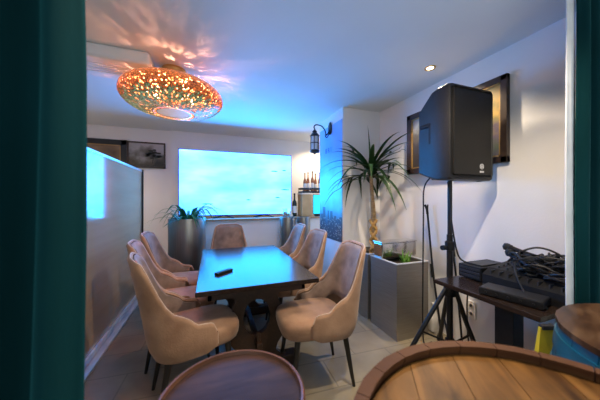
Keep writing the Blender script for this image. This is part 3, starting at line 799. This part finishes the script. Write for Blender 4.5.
for a in (172, 52, 292):
    a = math.radians(a); cx, sy = math.cos(a), math.sin(a); R_ = .47 if cx < 0 else (.36 if sy > 0 else .255)
    l = MB().tube([(.04*cx, .04*sy, .62), (.20*cx*R_/.47, .20*sy*R_/.47, .40), (R_*cx, R_*sy, .018)], .017, 12).build('leg', M['blackmetal'], t)
    MB().tube([(.03*cx, .03*sy, .19), (.55*R_*cx, .55*R_*sy, .30)], .008, 8).build('brace', M['blackmetal'], t)
    MB().lathe([(.02, 0), (.026, .01), (.022, .04), (.01, .05)], 12, (R_*cx, R_*sy, 0)).build('rubber_foot', M['blacksoft'], l)
tag(MB().tube(cat_rom([(1.68, 1.50, 1.535), (1.665, 1.56, 1.44), (1.70, 1.60, 1.2), (1.80, 1.70, .6), (1.82, 1.72, .2), (1.86, 1.74, .012), (1.95, 1.74, .008)]), .006, 8).build('speaker_cable', M['blacksoft']), 'thin black cable hanging from loudspeaker to floor by the planter', 'cable')
tag(MB().tube(cat_rom([(1.76, 1.42, 1.485), (1.755, 1.40, 1.38), (1.78, 1.40, 1.15), (1.84, 1.40, .92), (1.87, 1.37, .86), (1.9, 1.33, .86)]), .006, 8).build('power_cable', M['blacksoft']), 'thin black cable running from loudspeaker down to the desk', 'cable')

# microphone stand leaning in the corner
t = thing('microphone_stand', 'thin black microphone stand leaning against wall behind the tripod', 'microphone stand', (2.105, 1.76, 0))
MB().tube([(0, 0, .0), (.03, .13, .60), (.05, .215, 1.20)], .010, 10).build('pole', M['blackmetal'], t)
m_ = MB(); m_.tube([(.05, .215, 1.19), (.048, .22, 1.24), (.03, .23, 1.29)], .012, 8); m_.tube([(.05, .215, 1.23), (.062, .222, 1.29)], .007, 8); m_.build('clip', M['black'], t)
MB().tube([(.026, .125, .55), (.033, .15, .68)], .016, 10).build('clutch', M['black'], t)
t = thing('boom_arm', 'short black boom arm propped beside the leaning microphone stand', 'boom arm', (2.14, 1.58, 0))
MB().tube([(0, 0, 0), (.035, .08, .55), (.045, .13, .86)], .009, 10).build('tube', M['blackmetal'], t)
MB().tube([(.043, .12, .80), (.046, .135, .89)], .016, 10).build('counterweight', M['black'], t)
t = thing('carrier_bag', 'crumpled white plastic bag on the floor beside the planter', 'bag', (2.13, 1.87, 0))
random.seed(2); m_ = MB()
m_.lathe([(.02, 0), (.048, .02), (.055, .10), (.042, .18), (.02, .24), (.03, .30)], 14, (0, 0, 0), True, True)
for v in m_.bm.verts: v.co += Vector((random.uniform(-.008, .008), random.uniform(-.012, .012), 0 if v.co.z < .01 else random.uniform(-.012, .012)))
m_.build('sack', M['bag'], t)
t = thing('wall_socket', 'white double wall socket on right wall beneath the desk', 'socket', (2.2, 1.537, .36))
MB().box(-.012, 0, -.04, .04, -.075, .075, .004).build('plate', M['white_plastic'], t)
m_ = MB()
for z in (-.036, .036): m_.lathe([(.022, 0), (.022, .004), (.015, .004), (.015, .001)], 16, mtx=Matrix.Translation((-.011, 0, z))@Matrix.Rotation(-PI/2, 4, 'Y'), cap1=True)
m_.build('outlet', M['cream'], t)

# ------------------------------------------------------------------ desk with sound gear
t = thing('side_table', 'dark pedestal side table loaded with sound gear', 'table', (1.87, 1.06, 0))
MB().box(-.30, .30, -.31, .325, .72, .75, .005).build('tabletop', M['tabletop'], t)
MB().box(-.055, .055, -.055, .055, .03, .70, .004).build('post', M['blackmetal'], t)
MB().box(-.13, .13, -.13, .13, 0, .03, .008).build('base', M['blackmetal'], t)
m_ = MB(); m_.box(-.22, .22, -.03, .03, .69, .72); m_.box(-.03, .03, -.22, .22, .69, .72); m_.build('bracket', M['blackmetal'], t, smooth=False)
t = thing('amplifier', 'black rack amplifier at far end of the side table', 'amplifier', (1.975, 1.285, .75))
MB().box(-.165, .165, -.085, .085, .008, .105, .006).build('case', M['black'], t)
m_ = MB()
for k in range(3): m_.box(-.168, -.163, -.075, .075, .02+k*.027, .038+k*.027, .002)
m_.build('front_panel', M['charcoal'], t)
MB().box(-.12, .12, -.06, .06, .105, .115, .003).build('top_plate', M['charcoal'], t)
t = thing('mixing_console', 'long black mixing console under a heap of cables', 'mixer', (1.975, .965, .75))
m_ = MB(); m_.prism([(-.175, 0), (.165, 0), (.165, .15), (-.10, .115), (-.175, .075)], -.215, .22, 'y'); m_.build('case', M['black'], t, smooth=False)
m_ = MB()
for i in range(8):
    y = -.19+i*.052
    MB().box(-.158, -.112, y-.004, y+.004, .082, .110, .002).build('fader', M['charcoal'], t)
m_ = MB()
for i in range(8):
    for j in range(5): MB().lathe([(.008, 0), (.006, .014)], 8, (-.07+j*.048, -.19+i*.052, .117+j*.0066), True, True).build('knob', M['charcoal'], t)
t = thing('equipment_case', 'flat black effects box at front edge of the side table', 'effects unit', (1.70, .945, .75), math.radians(14))
MB().box(-.075, .075, -.15, .15, .005, .045, .005).build('case', M['black'], t)
MB().box(-.068, .068, -.143, .143, .045, .047).build('top_plate', M['charcoal'], t, smooth=False)
m_ = MB()
for k in range(5): m_.tube([(-.075, -.11+k*.055, .025), (-.083, -.11+k*.055, .025)], .007, 8)
m_.build('jack_sockets', M['blackmetal'], t)
def mic(label, loc, rz, tilt, ring):
    t = thing('microphone', label, 'microphone', loc, rz, 'microphones on the side table'); t.rotation_euler = (0, tilt, rz)
    MB().tube([(0, 0, 0), (.10, 0, 0), (.155, 0, 0)], [.011, .014, .019], 14).build('body', M['black'], t)
    MB().tube([(.152, 0, 0), (.160, 0, 0)], .022, 16).build('ring', ring, t)
    MB().lathe([(.004, -.026), (.018, -.022), (.026, 0), (.018, .022), (.004, .026)], 16, (.18, 0, 0)).build('head', M['iron'], t)
mic('black microphone with blue ring lying between console and flat box', (1.725, 1.13, .772), math.radians(-80), 0, M['bluering'])
mic('black microphone on top of the cable heap', (1.95, .96, .985), math.radians(80), math.radians(-8), M['iron'])
mic('black microphone leaning up from cable heap toward the wall', (1.86, .95, .935), math.radians(60), math.radians(-14), M['charcoal'])
random.seed(31)
for k in range(30):
    q = k/29
    cx = 1.97+random.uniform(-.06, .07); cy = .90+random.uniform(-.12, .12); zz = .895+.085*q+.10*(cx-1.97)
    ra = random.uniform(.05, .11); rb = random.uniform(.06, .13); ph = random.uniform(0, 6); tl_ = random.uniform(-.25, .25); f1 = random.uniform(2, 4)
    pts = []; nn = 44; turns = random.uniform(1.1, 2.1)
    for i in range(nn):
        a = ph+2*PI*turns*i/(nn-1); g = 1-.35*i/nn
        x = cx+g*ra*math.cos(a)*(1+.2*math.sin(f1*a+k)); y = cy+g*rb*math.sin(a)*(1+.18*math.cos(f1*.7*a+k))
        x = min(2.185, max(1.80, x)); z = zz+tl_*(x-cx)+.02*math.sin(1.3*a+k)+.008*math.sin(f1*a)
        z = max(z, .878+.21*max(0, x-1.86)*.5); pts.append((x, y, z))
    o = MB().tube(pts, .0058, 6).build('cable', M['blacksoft'])
    tag(o, 'loop of black cable in the heap on the mixing console', 'cable', 'cables heaped on the mixing console')
tag(MB().tube(cat_rom([(1.93, 1.10, .92), (1.95, 1.03, 1.00), (1.99, .96, 1.035), (2.02, .88, 1.01), (2.02, .82, .95)]), .006, 8).build('cable', M['blacksoft']), 'black cable arching highest over the heap', 'cable')
tag(MB().tube(cat_rom([(1.86, 1.02, .94), (1.79, .98, .90), (1.76, .92, .80), (1.74, .84, .765), (1.70, .785, .762)]), .005, 8).build('cable', M['blacksoft']), 'black cable crossing down the console front beside flat box', 'cable')
tag(MB().tube(cat_rom([(1.98, 1.395, .80), (2.06, 1.43, .7), (2.09, 1.50, .5), (2.12, 1.52, .2), (2.1, 1.5, .01), (2.0, 1.56, .008)]), .006, 8).build('mains_cable', M['blacksoft']), 'black cable drooping behind the tripod toward wall socket', 'cable')

# yellow floor sign
t = thing('floor_sign', 'yellow folded floor sign between side table and turquoise barrel', 'floor sign', (1.515, .70, 0), math.radians(-20))
for s_ in (-1, 1):
    mt = Matrix.Translation((0, 0, .735))@Matrix.Rotation(math.radians(2.2*s_), 4, 'X')
    MB().prism([(-.12, -.733), (.12, -.733), (.035, 0), (-.035, 0)], -.006, .006, 'y').build('panel', M['yellow'], t, smooth=False).matrix_local = mt
MB().box(-.03, .03, -.014, .014, .725, .748, .005).build('hinge', M['charcoal'], t)

# ------------------------------------------------------------------ barrels and stool
def barrel(label, loc, rt, rb, h, body_m, head_m, top_in=.03, rz=0):
    t = thing('barrel', label, 'barrel', loc, rz, 'barrel tables in the foreground')
    n = 24
    bm = bmesh.new(); prof = []
    for j in range(17):
        q = j/16; prof.append((rt+(rb-rt)*math.sin(PI*q)**.9, h*q))
    m_ = MB(); bm = m_.bm
    for k in range(n):           # each stave a separate curved board within the body
        a0 = 2*PI*k/n+.003; a1 = 2*PI*(k+1)/n-.003; rows = []
        for r, z in prof:
            row = []
            for rr, aa in ((r, a0), (r*1.004, (a0+a1)/2), (r, a1), (r-.026, a1), (r-.026, (a0+a1)/2), (r-.026, a0)): row.append(bm.verts.new((rr*math.cos(aa), rr*math.sin(aa), z)))
            rows.append(row)
        for a, b in zip(rows, rows[1:]):
            for i in range(6): bm.faces.new((a[i], a[(i+1) % 6], b[(i+1) % 6], b[i]))
        bm.faces.new(rows[0][::-1]); bm.faces.new(rows[-1])
    bmesh.ops.recalc_face_normals(bm, faces=bm.faces)
    m_.build('staves', body_m, t, angle=30)
    for q0, q1 in ((.02, .09), (.17, .22), (.30, .34), (.66, .70), (.78, .83), (.905, .965)):
        f = lambda q: rt+(rb-rt)*math.sin(PI*q)**.9+.0045
        MB().lathe([(f(q0)-.006, h*q0), (f(q0), h*q0), (f(q1), h*q1), (f(q1)-.006, h*q1)], 48, (0, 0, 0), False, False).build('hoop', M['iron'] if body_m is M['oak'] else body_m, t)
    m_ = MB(); R_ = rt-.025 if top_in > 0 else rt+.006; nb = 6
    for k in range(nb):
        y0 = -R_+2*R_*k/nb+.0008; y1 = -R_+2*R_*(k+1)/nb-.0008
        pts = []
        for i in range(9): 
            y = y0+(y1-y0)*i/8; pts.append((math.sqrt(max(0, R_*R_-y*y)), y))
        outl_ = pts+[(-x, y) for x, y in pts[::-1]]
        o2 = []
        for p in outl_:
            if not o2 or (Vector(p)-Vector(o2[-1])).length > 1e-5: o2.append(p)
        if (Vector(o2[0])-Vector(o2[-1])).length < 1e-5: o2.pop()
        m_.prism(o2, h-top_in-.02, h-top_in, 'z')
    m_.build('head_boards', head_m, t, smooth=False)
    return t
def headwood(name, a, b, c, rough=.42):
    m = mat(name, a, rough, spec=.18)
    nt = m.node_tree; N = nt.nodes; L = nt.links; p = N['Principled BSDF']
    tc = N.new('ShaderNodeTexCoord'); mp = N.new('ShaderNodeMapping'); mp.inputs['Scale'].default_value = (1.6, 8.5, 1); L.new(tc.outputs['Object'], mp.inputs[0])
    n = N.new('ShaderNodeTexNoise'); n.inputs['Scale'].default_value = 2.2; n.inputs['Detail'].default_value = 6; n.inputs['Distortion'].default_value = .6; L.new(mp.outputs[0], n.inputs['Vector'])
    n2 = N.new('ShaderNodeTexNoise'); n2.inputs['Scale'].default_value = 9; n2.inputs['Detail'].default_value = 4; L.new(tc.outputs['Object'], n2.inputs['Vector'])
    r = ramp(N, [(.32, a), (.5, b), (.68, c)]); mx = N.new('ShaderNodeMath'); mx.operation = 'MULTIPLY_ADD'; mx.inputs[1].default_value = .35; mx.inputs[2].default_value = -.17
    L.new(n2.outputs['Fac'], mx.inputs[0]); ad = N.new('ShaderNodeMath'); L.new(n.outputs['Fac'], ad.inputs[0]); L.new(mx.outputs[0], ad.inputs[1])
    L.new(ad.outputs[0], r.inputs[0]); L.new(r.outputs[0], p.inputs['Base Color'])
    b_ = N.new('ShaderNodeBump'); b_.inputs['Strength'].default_value = .15; b_.inputs['Distance'].default_value = .005; L.new(n.outputs['Fac'], b_.inputs['Height']); L.new(b_.outputs[0], p.inputs['Normal'])
    return m
barrel('oak wine barrel with worn plank top at bottom right', (.495, .145, 0), .352, .415, .97, M['oak'], headwood('worn barrel head', (.040, .016, .005, 1), (.115, .051, .013, 1), (.20, .092, .024, 1)), .022, math.radians(55))
barrel('turquoise painted barrel with wooden top in front of right curtain', (1.40, .235, 0), .345, .375, .885, M['turq'], headwood('varnished barrel head', (.022, .010, .005, 1), (.06, .028, .013, 1), (.12, .066, .033, 1), .28), -.018, math.radians(20))
t = thing('bar_stool', 'round dark wooden stool table with raised reddish rim', 'stool table', (.063, .765, 0))
MB().lathe([(.001, .735), (.205, .735), (.205, .752), (.001, .752)], 56).build('top', headwood('dark stained stool top', (.022, .011, .009, 1), (.034, .018, .014, 1), (.055, .028, .019, 1), .55), t)
MB().lathe([(.202, .725), (.214, .725), (.220, .74), (.219, .758), (.213, .765), (.206, .763), (.203, .752)], 64, (0, 0, 0), False, False).build('rim', M['stool_rim'], t)
MB().lathe([(.06, .735), (.035, .70), (.03, .35), (.035, .06), (.06, .03)], 24).build('column', M['legblack'], t)
MB().lathe([(.20, 0), (.20, .012), (.17, .022), (.06, .035)], 40).build('base', M['legblack'], t)

# ------------------------------------------------------------------ curtains
def curtain(label, x0, x1, y, folds, amp, edge, phase=0):
    t = thing('curtain', label, 'curtain', (0, 0, 0), 0, 'teal curtains framing the opening')
    def sheet(xa, xb, m, yo, nf, am, name):
        bm = bmesh.new(); n = int(nf*14); cols = []
        for i in range(n+1):
            q = i/n; x = xa+(xb-xa)*q; col = []
            for j in range(9):
                z = .01+(H-.012)*j/8
                s_ = math.sin(phase+2*PI*nf*q+.15*math.sin(j*.8)); yy = y+yo+am*(1 if s_ > 0 else -1)*abs(s_)**.7*(.85+.15*math.cos(j*.5+i*.1))
                col.append(bm.verts.new((x+.006*math.sin(j*1.1+q*9), yy, z)))
            cols.append(col)
        for a, b in zip(cols, cols[1:]):
            for j in range(8): bm.faces.new((a[j], b[j], b[j+1], a[j+1]))
        m_ = MB(); m_.bm.free(); m_.bm = bm
        o = m_.build(name, m, t, angle=80); md = o.modifiers.new('solid', 'SOLIDIFY'); md.thickness = .006
    sheet(x0, x1, M['teal'], 0, folds, amp, 'drape')
    xe = x1 if edge > 0 else x0
    sheet(*((xe-.07, xe-.014) if edge > 0 else (xe-.05, xe+.03)), M['lining'], .03, 1, .005, 'lining')
    return t
curtain('dark teal velvet curtain filling left edge of the picture', -1.15, -.252, .62, 9, .036, 1, 1.0)
curtain('dark teal velvet curtain at right edge behind turquoise barrel', 1.79, 2.18, .69, 4, .022, -1, 2.0)
